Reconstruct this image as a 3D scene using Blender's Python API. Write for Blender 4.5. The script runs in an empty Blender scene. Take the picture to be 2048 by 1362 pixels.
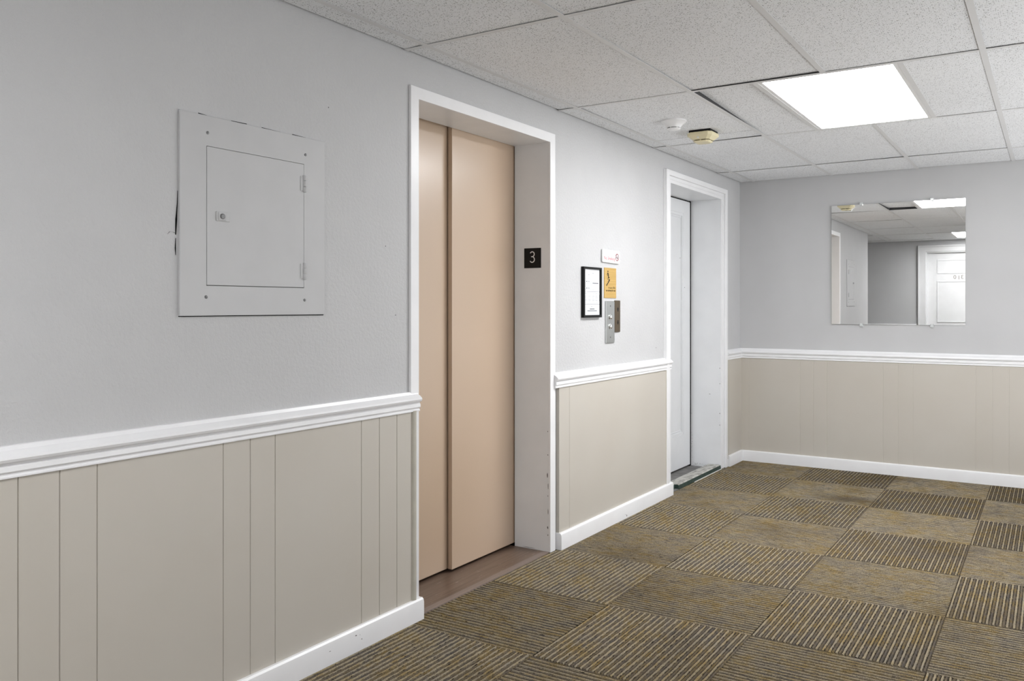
import bpy, bmesh, math, random
from mathutils import Vector, Matrix
random.seed(7)
SC = bpy.context.scene
COL = SC.collection

# ------------------------------------------------------------------ camera, world, exposure
cam = bpy.data.cameras.new('camera'); camo = bpy.data.objects.new('camera', cam); COL.objects.link(camo)
camo.location = (2.181, -6.7859, 1.2597)
camo.rotation_euler = (math.pi / 2, 0, 0.563)
cam.sensor_fit = 'HORIZONTAL'; cam.sensor_width = 36.0
cam.lens = 1678.28 * 36 / 2048
cam.shift_x = -(1047.32 - 1024) / 2048
cam.shift_y = -(681 - 612.49) / 2048
cam.clip_start = 0.02
SC.camera = camo
W = bpy.data.worlds.new('world'); SC.world = W; W.use_nodes = True
# added daylight, brighter from below to lift the ceiling, through added openings at right
_t = W.node_tree; _g = _t.nodes.new('ShaderNodeTexCoord'); _s = _t.nodes.new('ShaderNodeSeparateXYZ'); _r = _t.nodes.new('ShaderNodeValToRGB')
_m = _t.nodes.new('ShaderNodeMath'); _m.operation = 'MULTIPLY_ADD'; _m.inputs[1].default_value = 0.5; _m.inputs[2].default_value = 0.5
_t.links.new(_g.outputs['Generated'], _s.inputs[0]); _t.links.new(_s.outputs[2], _m.inputs[0]); _t.links.new(_m.outputs[0], _r.inputs[0])
_r.color_ramp.elements[0].position = 0.47; _r.color_ramp.elements[0].color = (0.975, 0.985, 1.0, 1)
_r.color_ramp.elements[1].position = 0.53; _r.color_ramp.elements[1].color = (0.52, 0.53, 0.55, 1)
_t.links.new(_r.outputs[0], _t.nodes['Background'].inputs[0])
DAY = 2.95
_t.nodes['Background'].inputs[1].default_value = DAY
SC.view_settings.view_transform = 'Standard'; SC.view_settings.look = 'None'
SC.view_settings.gamma = 1; SC.view_settings.use_curve_mapping = False
SC.view_settings.exposure = 0.0
LAMP = 26.0            # radiance of the two ceiling light panels

# ------------------------------------------------------------------ dimensions (metres)
H = 2.2747                      # ceiling grid
GX, GY, PX, PY = 0.1159, -4.2202, 0.6096, 1.2192   # ceiling grid origin and pitch
TO = (0.5928, -2.9928); TS = 0.6088                # carpet tile origin and size
YB = 0.0                        # back wall
YF = -8.25                      # wall behind the camera (seen in the mirror)
YE = -6.28                      # where the left wall ends
XR = 3.1                        # right wall
EL0, EL1, ELZ = -4.142, -3.093, 2.097              # elevator opening
D0, D1, DZ = -1.50, -0.477, 2.087                  # service door opening
TH = 0.205                      # wall thickness

# ------------------------------------------------------------------ node helpers
class NT:
    def __init__(s, name):
        s.m = bpy.data.materials.new(name); s.m.use_nodes = True
        s.t = s.m.node_tree; s.n = s.t.nodes; s.l = s.t.links
        s.b = s.n['Principled BSDF']
    def put(s, sock, v):
        if isinstance(v, bpy.types.NodeSocket): s.l.new(v, sock)
        elif isinstance(v, (tuple, list)) and len(v) == 3 and sock.type == 'RGBA': sock.default_value = (*v, 1)
        else: sock.default_value = v
    def math(s, op, a, b=None, c=None, clamp=False):
        n = s.n.new('ShaderNodeMath'); n.operation = op; n.use_clamp = clamp
        s.put(n.inputs[0], a)
        if b is not None: s.put(n.inputs[1], b)
        if c is not None: s.put(n.inputs[2], c)
        return n.outputs[0]
    def pos(s): return s.n.new('ShaderNodeNewGeometry').outputs['Position']
    def sep(s, v):
        n = s.n.new('ShaderNodeSeparateXYZ'); s.l.new(v, n.inputs[0]); return n.outputs
    def comb(s, x, y, z):
        n = s.n.new('ShaderNodeCombineXYZ')
        for i, v in enumerate((x, y, z)): s.put(n.inputs[i], v)
        return n.outputs[0]
    def vmul(s, v, k):
        n = s.n.new('ShaderNodeVectorMath'); n.operation = 'MULTIPLY'; s.put(n.inputs[0], v); n.inputs[1].default_value = k
        return n.outputs[0]
    def noise(s, v, scale, detail=2.0, rough=0.5):
        n = s.n.new('ShaderNodeTexNoise'); s.put(n.inputs['Vector'], v)
        n.inputs['Scale'].default_value = scale; n.inputs['Detail'].default_value = detail; n.inputs['Roughness'].default_value = rough
        return n.outputs[0]
    def voro(s, v, scale, rnd=1.0):
        n = s.n.new('ShaderNodeTexVoronoi'); s.put(n.inputs['Vector'], v); n.inputs['Scale'].default_value = scale
        n.inputs['Randomness'].default_value = rnd
        return n.outputs['Distance'], n.outputs['Color']
    def ramp(s, f, stops):
        n = s.n.new('ShaderNodeValToRGB'); s.put(n.inputs[0], f); e = n.color_ramp.elements
        while len(e) < len(stops): e.new(0.5)
        for k, (p, c) in enumerate(stops):
            e[k].position = p; e[k].color = (*c, 1) if isinstance(c, tuple) else (c, c, c, 1)
        return n.outputs[0]
    def mix(s, f, a, b):
        n = s.n.new('ShaderNodeMix'); n.data_type = 'RGBA'
        s.put(n.inputs[0], f); s.put(n.inputs[6], a); s.put(n.inputs[7], b); return n.outputs[2]
    def mixf(s, f, a, b):
        n = s.n.new('ShaderNodeMix'); n.data_type = 'FLOAT'
        s.put(n.inputs[0], f); s.put(n.inputs[2], a); s.put(n.inputs[3], b); return n.outputs[0]
    def bump(s, h, strength, dist):
        n = s.n.new('ShaderNodeBump'); s.put(n.inputs['Height'], h); n.inputs['Strength'].default_value = strength
        n.inputs['Distance'].default_value = dist; s.l.new(n.outputs[0], s.b.inputs['Normal'])
    def base(s, c): s.put(s.b.inputs['Base Color'], c)
    def set(s, rough=0.5, metal=0.0, spec=0.5):
        s.b.inputs['Roughness'].default_value = rough; s.b.inputs['Metallic'].default_value = metal
        s.b.inputs['Specular IOR Level'].default_value = spec
        return s

def paint(name, c, rough=0.5, spec=0.4, var=0.03, scale=6.0, bscale=90.0, bstr=0.15, bdist=0.002):
    t = NT(name).set(rough, 0, spec); p = t.pos()
    n = t.noise(p, scale, 3.0)
    lo = tuple(v * (1 - var) for v in c); hi = tuple(min(1, v * (1 + var)) for v in c)
    t.base(t.ramp(n, [(0.35, lo), (0.65, hi)]))
    if bstr: t.bump(t.noise(p, bscale, 3.0, 0.6), bstr, bdist)
    return t.m

M = {}
M['wall'] = paint('grey_wall_paint', (0.56, 0.56, 0.565), 0.55, 0.3, 0.02, 3.0, 75.0, 0.8, 0.004)
M['wall_smooth'] = paint('grey_wall_paint_smooth', (0.545, 0.545, 0.55), 0.5, 0.35, 0.02, 3.0, 60.0, 0.18, 0.002)
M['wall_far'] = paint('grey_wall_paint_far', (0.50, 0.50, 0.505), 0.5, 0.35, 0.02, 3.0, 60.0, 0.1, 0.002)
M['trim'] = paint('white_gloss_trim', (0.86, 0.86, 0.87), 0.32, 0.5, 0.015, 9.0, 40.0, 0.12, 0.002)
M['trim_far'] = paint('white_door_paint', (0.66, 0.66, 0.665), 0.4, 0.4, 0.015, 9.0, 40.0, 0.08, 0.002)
M['jamb'] = paint('white_jamb_paint', (0.795, 0.805, 0.818), 0.35, 0.5, 0.02, 6.0, 30.0, 0.12, 0.002)
M['steelpaint'] = paint('grey_painted_steel', (0.535, 0.535, 0.54), 0.42, 0.4, 0.015, 10.0, 160.0, 0.06, 0.001)
M['hall'] = paint('plain_hall_paint', (0.62, 0.62, 0.62), 0.6, 0.3, 0.02, 3.0, 60.0, 0.0)

def panelling():
    t = NT('beige_panelling').set(0.42, 0, 0.4); p = t.pos()
    n = t.noise(p, 2.2, 3.0); n2 = t.noise(t.vmul(p, (30, 30, 1.2)), 2.0, 3.0)
    c = t.ramp(n, [(0.3, (0.550, 0.512, 0.452)), (0.7, (0.572, 0.538, 0.482))])
    t.base(c); t.bump(n2, 0.08, 0.001); return t.m
M['panel'] = panelling()
M['lath'] = paint('beige_lath', (0.50, 0.475, 0.41), 0.45, 0.4, 0.04, 20.0, 80.0, 0.1)

def carpet():
    t = NT('carpet_tiles').set(1.0, 0, 0.0); p = t.pos(); x, y, z = t.sep(p)
    u = t.math('DIVIDE', t.math('SUBTRACT', x, TO[0]), TS); v = t.math('DIVIDE', t.math('SUBTRACT', y, TO[1]), TS)
    iu, iv = t.math('FLOOR', u), t.math('FLOOR', v)
    fu, fv = t.math('SUBTRACT', u, iu), t.math('SUBTRACT', v, iv)
    s = t.math('ADD', iu, iv)
    par = t.math('FLOORED_MODULO', s, 2.0)                         # 0: ribs along y, 1: ribs along x
    # slight wobble of the yarns
    wob = t.math('MULTIPLY', t.math('SUBTRACT', t.noise(p, 60.0, 2.0), 0.5), 0.0055)
    across = t.math('ADD', t.mixf(par, fu, fv), wob); along = t.mixf(par, fv, fu)
    N = 52.0
    r = t.math('MULTIPLY', across, N); ir = t.math('FLOOR', r); fr = t.math('SUBTRACT', r, ir)
    odd = t.math('FLOORED_MODULO', ir, 2.0)
    tid = t.math('ADD', t.math('MULTIPLY', iu, 17.3), t.math('MULTIPLY', iv, 5.7))
    n1 = t.noise(t.comb(t.math('ADD', t.math('MULTIPLY', ir, 3.71), tid), t.math('MULTIPLY', along, 9.0), tid), 1.0, 3.0, 0.65)
    n2 = t.noise(t.comb(t.math('ADD', t.math('MULTIPLY', t.math('FLOOR', t.math('ADD', r, 0.5)), 1.93), 40.0), t.math('MULTIPLY', along, 34.0), tid), 1.0, 2.0, 0.6)
    n3 = t.noise(p, 5.5, 3.0, 0.6)                                  # broad drifts of gold and grey
    k = t.math('ADD', t.math('MULTIPLY', n1, 0.55), t.math('MULTIPLY', n3, 0.45))
    bright = t.ramp(k, [(0.38, (0.29, 0.255, 0.20)), (0.50, (0.37, 0.31, 0.21)), (0.60, (0.33, 0.245, 0.115))])
    taupe = t.ramp(k, [(0.38, (0.085, 0.078, 0.074)), (0.47, (0.135, 0.112, 0.085)), (0.54, (0.150, 0.117, 0.070)), (0.62, (0.185, 0.130, 0.050))])
    yarn = t.mix(odd, bright, taupe)
    dark = t.ramp(n2, [(0.36, (0.016, 0.014, 0.014)), (0.56, (0.040, 0.032, 0.024)), (0.70, (0.11, 0.085, 0.05))])
    # yarn profile: light ridge, dark valley; the valley's width wanders
    d = t.math('ABSOLUTE', t.math('SUBTRACT', fr, 0.5))            # 0 at the ridge
    wv = t.math('ADD', t.math('ADD', 0.285, t.math('MULTIPLY', odd, 0.035)), t.math('MULTIPLY', t.math('SUBTRACT', n2, 0.5), 0.30))
    f = t.math('DIVIDE', t.math('SUBTRACT', d, wv), 0.10, clamp=True)
    c = t.mix(f, yarn, dark)
    fleck = t.noise(p, 420.0, 1.0)
    f2 = t.noise(p, 260.0, 2.0, 0.7)
    c = t.mix(t.ramp(f2, [(0.50, 0.0), (0.68, 0.75)]), c, (0.06, 0.05, 0.04))
    c = t.mix(t.ramp(fleck, [(0.55, 0.0), (0.72, 0.35)]), c, (0.60, 0.52, 0.38))
    # seam between tiles
    eu = t.math('MINIMUM', fu, t.math('SUBTRACT', 1.0, fu)); ev = t.math('MINIMUM', fv, t.math('SUBTRACT', 1.0, fv))
    e = t.math('LESS_THAN', t.math('MINIMUM', eu, ev), 0.0035)
    c = t.mix(t.math('MULTIPLY', e, 0.6), c, (0.05, 0.04, 0.03))
    # worn and soiled patches
    ex = t.math('DIVIDE', t.math('SUBTRACT', x, 1.07), 0.22); ey = t.math('DIVIDE', t.math('SUBTRACT', y, -1.03), 0.12)
    st = t.math('SUBTRACT', 1.25, t.math('SQRT', t.math('ADD', t.math('MULTIPLY', ex, ex), t.math('MULTIPLY', ey, ey))), clamp=True)
    c = t.mix(t.math('MULTIPLY', st, 0.6), c, (0.045, 0.036, 0.025))
    soil = t.noise(p, 1.3, 3.0, 0.6)
    c = t.mix(t.ramp(soil, [(0.52, 0.0), (0.72, 0.35)]), c, (0.06, 0.045, 0.028))
    t.base(c)
    t.bump(t.noise(p, 330.0, 2.0, 0.7), 0.8, 0.003)
    return t.m
M['carpet'] = carpet()

def tile_mat():
    t = NT('mineral_fibre_tile').set(0.9, 0, 0.1)
    p = t.pos()
    d1, c1 = t.voro(p, 145.0); r1 = t.sep(c1)[0]
    w = t.math('MULTIPLY', t.math('GREATER_THAN', r1, 0.55), t.math('MULTIPLY', r1, 0.36))
    pits = t.math('DIVIDE', t.math('SUBTRACT', w, d1), 0.06, clamp=True)
    fis = t.noise(t.vmul(p, (1, 1, 1)), 250.0, 2.0, 0.65)
    cr = t.math('DIVIDE', t.math('SUBTRACT', 0.375, fis), 0.03, clamp=True)
    d2, c2 = t.voro(p, 330.0)
    fine = t.math('DIVIDE', t.math('SUBTRACT', 0.16, d2), 0.08, clamp=True)
    m = t.math('MAXIMUM', t.math('MAXIMUM', pits, cr), t.math('MULTIPLY', fine, 0.45))
    b = t.ramp(t.noise(p, 1.4, 2.0), [(0.3, (0.82, 0.83, 0.845)), (0.7, (0.865, 0.875, 0.89))])
    t.base(t.mix(m, b, (0.20, 0.197, 0.19)))
    t.bump(t.math('SUBTRACT', t.math('MULTIPLY', t.noise(p, 120.0, 2.0), 0.6), m), 0.5, 0.003)
    return t.m
M['tile'] = tile_mat()
M['tbar'] = paint('white_grid_metal', (0.70, 0.70, 0.70), 0.45, 0.4, 0.01, 5, 50, 0.0)

def simple(name, c, rough=0.5, metal=0.0, spec=0.5, emit=None):
    t = NT(name).set(rough, metal, spec); t.base(c)
    n = t.noise(t.pos(), 35.0, 2.0)
    t.put(t.b.inputs['Roughness'], t.math('ADD', rough * 0.94, t.math('MULTIPLY', n, rough * 0.12)))
    if emit: t.put(t.b.inputs['Emission Color'], (0.985, 0.99, 1.0)); t.b.inputs['Emission Strength'].default_value = emit
    return t.m
M['lamp'] = simple('lit_diffuser', (0.9, 0.9, 0.9), 0.5, emit=LAMP)
M['galv_shaded'] = simple('galvanised_metal_shaded', (0.05, 0.05, 0.05), 0.7)  # metal coloured near black so it carries the shade above the ceiling
M['lampframe'] = simple('white_lamp_frame', (0.82, 0.82, 0.82), 0.4)
M['black'] = simple('black_plastic', (0.005, 0.005, 0.005), 0.45, spec=0.2)
M['dark'] = simple('dark_gap', (0.012, 0.012, 0.012), 0.9, spec=0.0)
M['chip'] = simple('chipped_paint', (0.16, 0.155, 0.15), 0.8)
M['white'] = simple('white_plastic', (0.84, 0.84, 0.84), 0.35)
M['paper'] = simple('white_paper', (0.86, 0.88, 0.91), 0.35)
M['ink'] = simple('grey_print', (0.30, 0.33, 0.37), 0.7)
M['inkdark'] = simple('dark_print', (0.10, 0.11, 0.13), 0.7)
M['red'] = simple('red_print', (0.55, 0.035, 0.07), 0.5)
M['maroon'] = simple('dark_red_ring', (0.20, 0.02, 0.035), 0.5)
M['cream'] = simple('yellowed_plastic', (0.72, 0.65, 0.43), 0.45)
M['creamdark'] = simple('yellowed_plastic_slots', (0.07, 0.05, 0.01), 0.6)
M['chrome'] = simple('polished_button', (0.80, 0.80, 0.78), 0.16, 1.0)
M['bronze'] = simple('bronze_plate', (0.115, 0.085, 0.052), 0.42, 0.6)
M['letter'] = simple('pale_lettering', (0.72, 0.72, 0.70), 0.5)
M['digit'] = simple('brown_digits', (0.22, 0.20, 0.18), 0.4, 0.3)
M['screw'] = simple('screw_metal', (0.20, 0.20, 0.20), 0.4, 0.5)
M['clip'] = simple('clear_clip', (0.62, 0.64, 0.64), 0.15)
M['mirror'] = simple('mirror_silver', (0.93, 0.935, 0.93), 0.0, 1.0)
M['mirror'].node_tree.nodes['Principled BSDF'].inputs['Roughness'].default_value = 0.0
for l in list(M['mirror'].node_tree.links):
    if l.to_socket.name == 'Roughness': M['mirror'].node_tree.links.remove(l)
M['glassedge'] = simple('glass_edge', (0.20, 0.24, 0.22), 0.2)
M['backing'] = simple('carpet_backing', (0.05, 0.042, 0.03), 0.95, spec=0.0)
M['light_block'] = simple('light_block_black', (0.02, 0.02, 0.02), 1.0, spec=0.0)

def brushed(name, c, rough, axis):
    t = NT(name).set(rough, 1.0); p = t.pos(); k = [260, 260, 260]; k[axis] = 6
    n = t.noise(t.vmul(p, tuple(k)), 3.0, 3.0)
    t.base(t.ramp(n, [(0.3, tuple(v * 0.85 for v in c)), (0.7, tuple(min(1, v * 1.08) for v in c))]))
    t.put(t.b.inputs['Roughness'], t.math('ADD', rough, t.math('MULTIPLY', n, 0.15)))
    return t.m
M['steel'] = brushed('brushed_steel', (0.52, 0.53, 0.52), 0.30, 2)
def brass():
    t = NT('gold_plate').set(0.38, 0.35, 0.5); n = t.noise(t.vmul(t.pos(), (1, 1, 60)), 4.0, 2.0)
    t.base(t.ramp(n, [(0.3, (0.56, 0.355, 0.095)), (0.7, (0.66, 0.43, 0.14))])); return t.m
M['gold'] = brass()

def elevator_paint():
    t = NT('tan_elevator_enamel').set(0.36, 0, 0.5); p = t.pos(); n = t.noise(p, 2.0, 2.0)
    t.base(t.ramp(n, [(0.3, (0.535, 0.400, 0.288)), (0.7, (0.560, 0.420, 0.305))]))
    t.b.inputs['Coat Weight'].default_value = 0.7; t.b.inputs['Coat Roughness'].default_value = 0.24
    t.bump(t.noise(p, 25.0, 2.0), 0.02, 0.002); return t.m
M['tan'] = elevator_paint()

def sill_mat():
    t = NT('scuffed_brown_sill').set(0.35, 0, 0.5); p = t.pos()
    b = t.ramp(t.noise(t.vmul(p, (40, 1.5, 1)), 2.0, 3.0), [(0.3, (0.115, 0.075, 0.052)), (0.7, (0.185, 0.125, 0.092))])
    sc = t.noise(t.vmul(p, (150, 16, 1)), 1.0, 2.0, 0.5)
    b = t.mix(t.ramp(sc, [(0.67, 0.0), (0.73, 0.75)]), b, (0.42, 0.36, 0.31))
    x = t.sep(p)[0]
    edge = t.math('MULTIPLY', t.math('GREATER_THAN', x, -0.03), 0.45)
    b = t.mix(edge, b, (0.30, 0.25, 0.23))
    t.base(b); t.bump(t.noise(t.vmul(p, (90, 6, 1)), 1.0, 2.0), 0.15, 0.002); return t.m
M['sill'] = sill_mat()
def threshold_mat():
    t = NT('worn_stone_threshold').set(0.5, 0, 0.4); p = t.pos()
    n = t.noise(t.vmul(p, (40, 14, 40)), 1.0, 4.0, 0.65)
    top = t.ramp(n, [(0.38, (0.23, 0.22, 0.195)), (0.5, (0.43, 0.42, 0.385)), (0.6, (0.52, 0.51, 0.47))])
    g = t.ramp(t.noise(p, 40.0, 3.0), [(0.3, (0.020, 0.042, 0.034)), (0.7, (0.045, 0.075, 0.062))])
    nz = t.sep(t.n.new('ShaderNodeNewGeometry').outputs['Normal'])[2]
    t.base(t.mix(t.math('GREATER_THAN', nz, 0.75), g, top)); return t.m
M['thresh'] = threshold_mat()
M['concrete'] = paint('grey_concrete', (0.17, 0.165, 0.16), 0.6, 0.3, 0.2, 14.0, 60.0, 0.1)

# ------------------------------------------------------------------ mesh helpers
def wpos(o):
    p = Vector((0, 0, 0))
    while o is not None: p += o.location; o = o.parent
    return p
def tag(o, label=None, cat=None, group=None, kind=None):
    if label: o['label'] = label
    if cat: o['category'] = cat
    if group: o['group'] = group
    if kind: o['kind'] = kind
    return o
def empty(name, loc):
    o = bpy.data.objects.new(name, None); COL.objects.link(o); o.location = loc; o.empty_display_size = 0.05
    return o

class MB:
    def __init__(s): s.v = []; s.f = []; s.mi = []; s.cur = 0
    def add(s, vs, fs):
        b = len(s.v); s.v += [Vector(p) for p in vs]
        for f in fs: s.f.append([b + i for i in f]); s.mi.append(s.cur)
    def box(s, x0, x1, y0, y1, z0, z1):
        s.add([(x0, y0, z0), (x1, y0, z0), (x1, y1, z0), (x0, y1, z0), (x0, y0, z1), (x1, y0, z1), (x1, y1, z1), (x0, y1, z1)],
              [(0, 3, 2, 1), (4, 5, 6, 7), (0, 1, 5, 4), (1, 2, 6, 5), (2, 3, 7, 6), (3, 0, 4, 7)])
        return s
    def sweep(s, prof, fn, a, b, cap=True):
        """prof: closed 2D outline; fn(p, t) -> xyz; swept from t=a to t=b"""
        n = len(prof); vs = [fn(p, a) for p in prof] + [fn(p, b) for p in prof]
        fs = [(i, (i + 1) % n, n + (i + 1) % n, n + i) for i in range(n)]
        if cap: fs += [tuple(range(n))[::-1], tuple(range(n, 2 * n))]
        s.add(vs, fs); return s
    def frame(s, outer, inner, depth0, depth1, fn):
        """rectangular ring; outer/inner = (a0,a1,b0,b1); fn(a,b,d)->xyz"""
        (a0, a1, b0, b1), (c0, c1, d0, d1) = outer, inner
        o = [(a0, b0), (a1, b0), (a1, b1), (a0, b1)]; i = [(c0, d0), (c1, d0), (c1, d1), (c0, d1)]
        vs = [fn(*p, depth0) for p in o] + [fn(*p, depth0) for p in i] + [fn(*p, depth1) for p in o] + [fn(*p, depth1) for p in i]
        fs = []
        for k in range(4):
            j = (k + 1) % 4
            fs += [(k, j, 4 + j, 4 + k), (8 + k, 12 + k, 12 + j, 8 + j), (k, 8 + k, 8 + j, j), (4 + k, 4 + j, 12 + j, 12 + k)]
        s.add(vs, fs); return s
    def lathe(s, prof, c, ax=(0, 0, 1), seg=40, sides=None):
        ax = Vector(ax).normalized(); u = ax.orthogonal().normalized(); w = ax.cross(u); c = Vector(c)
        vs = []; n = len(prof)
        for k in range(seg):
            a = 2 * math.pi * k / seg; d = u * math.cos(a) + w * math.sin(a)
            vs += [c + d * r + ax * h for r, h in prof]
        fs = [(k * n + i, ((k + 1) % seg) * n + i, ((k + 1) % seg) * n + i + 1, k * n + i + 1) for k in range(seg) for i in range(n - 1)]
        fs += [tuple(k * n for k in range(seg))[::-1], tuple(k * n + n - 1 for k in range(seg))]
        s.add(vs, fs); return s
    def ribbon(s, pts, w, fn, d0, d1):
        """flat stroke of width w along 2D pts; fn(a,b,d)->xyz"""
        L, R = [], []
        for i, p in enumerate(pts):
            q0 = Vector(pts[max(0, i - 1)]); q1 = Vector(pts[min(len(pts) - 1, i + 1)])
            t = (q1 - q0).normalized(); nrm = Vector((-t.y, t.x)) * w / 2
            L.append(Vector(p) + nrm); R.append(Vector(p) - nrm)
        for i in range(len(pts) - 1):
            q = [L[i], R[i], R[i + 1], L[i + 1]]
            s.add([fn(p.x, p.y, d0) for p in q] + [fn(p.x, p.y, d1) for p in q],
                  [(0, 1, 2, 3), (7, 6, 5, 4), (0, 4, 5, 1), (1, 5, 6, 2), (2, 6, 7, 3), (3, 7, 4, 0)])
        return s
    def poly(s, pts, fn, d0, d1):
        n = len(pts); s.add([fn(*p, d0) for p in pts] + [fn(*p, d1) for p in pts],
              [tuple(range(n)), tuple(range(n, 2 * n))[::-1]] + [(i, (i + 1) % n, n + (i + 1) % n, n + i) for i in range(n)])
        return s
    def xf(s, M4): s.v = [M4 @ p for p in s.v]; return s
    def build(s, name, mat, parent=None, bevel=0.0, seg=2, smooth=False, angle=35):
        me = bpy.data.meshes.new(name); off = wpos(parent) if parent else Vector((0, 0, 0))
        me.from_pydata([tuple(p - off) for p in s.v], [], s.f)
        mats = mat if isinstance(mat, list) else [mat]
        for m in mats: me.materials.append(m)
        if len(mats) > 1: me.polygons.foreach_set('material_index', s.mi)
        bm = bmesh.new(); bm.from_mesh(me); bmesh.ops.recalc_face_normals(bm, faces=bm.faces); bm.to_mesh(me); bm.free()
        o = bpy.data.objects.new(name, me); COL.objects.link(o)
        if parent: o.parent = parent
        if bevel:
            b = o.modifiers.new('bevel', 'BEVEL'); b.width = bevel; b.segments = seg; b.limit_method = 'ANGLE'; b.angle_limit = math.radians(40)
            b.harden_normals = False
        if smooth:
            me.polygons.foreach_set('use_smooth', [True] * len(me.polygons)); me.set_sharp_from_angle(angle=math.radians(angle))
        return o

def LW(x0=0.0):                     # plane helper for the left wall: (a=y, b=z, d=distance out of the wall)
    return lambda a, b, d: (x0 + d, a, b)
def text_mb(txt, size, at, fn, d0, d1, align='LEFT', space=1.0):
    cu = bpy.data.curves.new('lettering', 'FONT'); cu.body = txt; cu.size = size; cu.align_x = align; cu.space_character = space
    cu.resolution_u = 3
    o = bpy.data.objects.new('lettering', cu); COL.objects.link(o)
    dg = bpy.context.evaluated_depsgraph_get(); dg.update()
    me = bpy.data.meshes.new_from_object(o.evaluated_get(dg))
    mb = MB(); vs = [v.co.copy() for v in me.vertices]
    mb.add([fn(at[0] + v.x, at[1] + v.y, d1) for v in vs], [tuple(p.vertices) for p in me.polygons])
    # side walls so that the letters have thickness
    ed = {}
    for p in me.polygons:
        k = list(p.vertices)
        for i in range(len(k)):
            e = (k[i], k[(i + 1) % len(k)]); ed[tuple(sorted(e))] = ed.get(tuple(sorted(e)), 0) + 1
    for (i, j), c in ed.items():
        if c == 1:
            mb.add([fn(at[0] + vs[i].x, at[1] + vs[i].y, d0), fn(at[0] + vs[j].x, at[1] + vs[j].y, d0),
                    fn(at[0] + vs[j].x, at[1] + vs[j].y, d1), fn(at[0] + vs[i].x, at[1] + vs[i].y, d1)], [(0, 1, 2, 3)])
    bpy.data.objects.remove(o); bpy.data.curves.remove(cu); bpy.data.meshes.remove(me)
    return mb

# ------------------------------------------------------------------ the room shell
TOPZ = H + 0.22
import numpy as np
def carpet_mesh():
    """every carpet tile is a field of raised yarn ribs, quarter turned from tile to tile"""
    rng = np.random.default_rng(5); V = []; F = []; nv = 0
    hgt = 0.0045; pitch = TS / 52
    sec = np.array([[0.02, -1], [0.17, -0.92], [0.24, -0.40], [0.36, -0.07], [0.5, 0], [0.64, -0.07], [0.76, -0.40], [0.83, -0.92], [0.98, -1]])
    for i in range(-1, 5):
        for k in range(-9, 6):
            ox, oy = TO[0] + i * TS, TO[1] + k * TS
            x0, x1, y0, y1 = max(ox, 0), min(ox + TS, XR), max(oy, YF), min(oy + TS, YB)
            if x1 - x0 < 0.004 or y1 - y0 < 0.004: continue
            par = (i + k) % 2
            lo, hi, la, lb, base = (x0, x1, y0, y1, ox) if par == 0 else (y0, y1, x0, x1, oy)
            seg = 22 if y1 > -5.0 else 1
            al = np.linspace(la, lb, seg + 1)
            jit = rng.normal(0, 0.00042, (52, seg + 1)); jh = rng.normal(0, 0.0005, (52, seg + 1))
            if seg == 1: jit[:] = 0
            ac = base + (np.arange(52)[:, None] + sec[None, :, 0]) * pitch            # 52 x 9
            A = ac[:, :, None] + jit[:, None, :] * (1 + sec[None, :, 1])[:, :, None] * 1.6      # tops wander, valleys stay
            A = np.clip(A, lo, hi)
            Z = (sec[None, :, 1] * hgt)[:, :, None] + jh[:, None, :] * (1 + sec[None, :, 1])[:, :, None]
            Z = np.broadcast_to(Z, A.shape); L = np.broadcast_to(al[None, None, :], A.shape)
            A = A.reshape(52 * 9, -1); Z = Z.reshape(52 * 9, -1); L = L.reshape(52 * 9, -1)
            P = np.stack((A, L, Z) if par == 0 else (L, A, Z), -1).reshape(-1, 3)
            n = seg + 1
            r, c = np.meshgrid(np.arange(52 * 9 - 1), np.arange(seg), indexing='ij')
            q = (r * n + c).ravel() + nv
            f = np.stack((q, q + n, q + n + 1, q + 1) if par == 0 else (q, q + 1, q + n + 1, q + n), -1)
            V.append(P); F.append(f); nv += len(P)
    V = np.concatenate(V); F = np.concatenate(F)
    me = bpy.data.meshes.new('floor'); me.vertices.add(len(V)); me.vertices.foreach_set('co', V.ravel().astype(np.float32))
    me.loops.add(F.size); me.loops.foreach_set('vertex_index', F.ravel().astype(np.int32))
    me.polygons.add(len(F)); me.polygons.foreach_set('loop_start', (np.arange(len(F)) * 4).astype(np.int32))
    me.polygons.foreach_set('use_smooth', np.ones(len(F), dtype=bool))
    me.update(calc_edges=True); me.materials.append(M['carpet'])
    o = bpy.data.objects.new('floor', me); COL.objects.link(o); return o
floor = tag(carpet_mesh(), 'brown and gold ribbed carpet tiles in a quarter turned checkerboard', 'floor', kind='structure')
fl = MB().box(-2.6, XR + 0.1, YF - 0.1, YB + 0.1, -0.10, -0.06); fl.box(0.0, XR, YF, YB, -0.06, -0.0065); fl.box(-2.5, 0, YF, YE, -0.06, 0)  # lowest box is an added slab against daylight leaking from below
fl.build('carpet_backing', M['backing'], floor)

wl = MB()
wl.box(-TH, 0, YE, EL0 - 0.008, 0, TOPZ); wl.box(-TH, 0, EL1 + 0.008, D0 - 0.008, 0, TOPZ); wl.box(-TH, 0, D1 + 0.008, YB, 0, TOPZ)
wl.box(-TH, 0, EL0 - 0.008, EL1 + 0.008, ELZ + 0.008, TOPZ); wl.box(-TH, 0, D0 - 0.008, D1 + 0.008, DZ + 0.008, TOPZ)
wall_left = tag(wl.build('wall_left', M['wall']), 'long grey textured wall with the elevator and the electrical panel', 'wall', kind='structure')
wall_back = tag(MB().box(-TH, XR + 0.1, YB, YB + 0.12, 0, TOPZ).build('wall_back', M['wall_smooth']), 'grey end wall carrying the square mirror', 'wall', kind='structure')
wr = MB(); wr.box(XR, XR + 0.1, YF, YB, 0, 0.10); wr.box(XR, XR + 0.1, YF, YB, 2.2, TOPZ)  # unseen wall; bays left open so added daylight brightens the room
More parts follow.
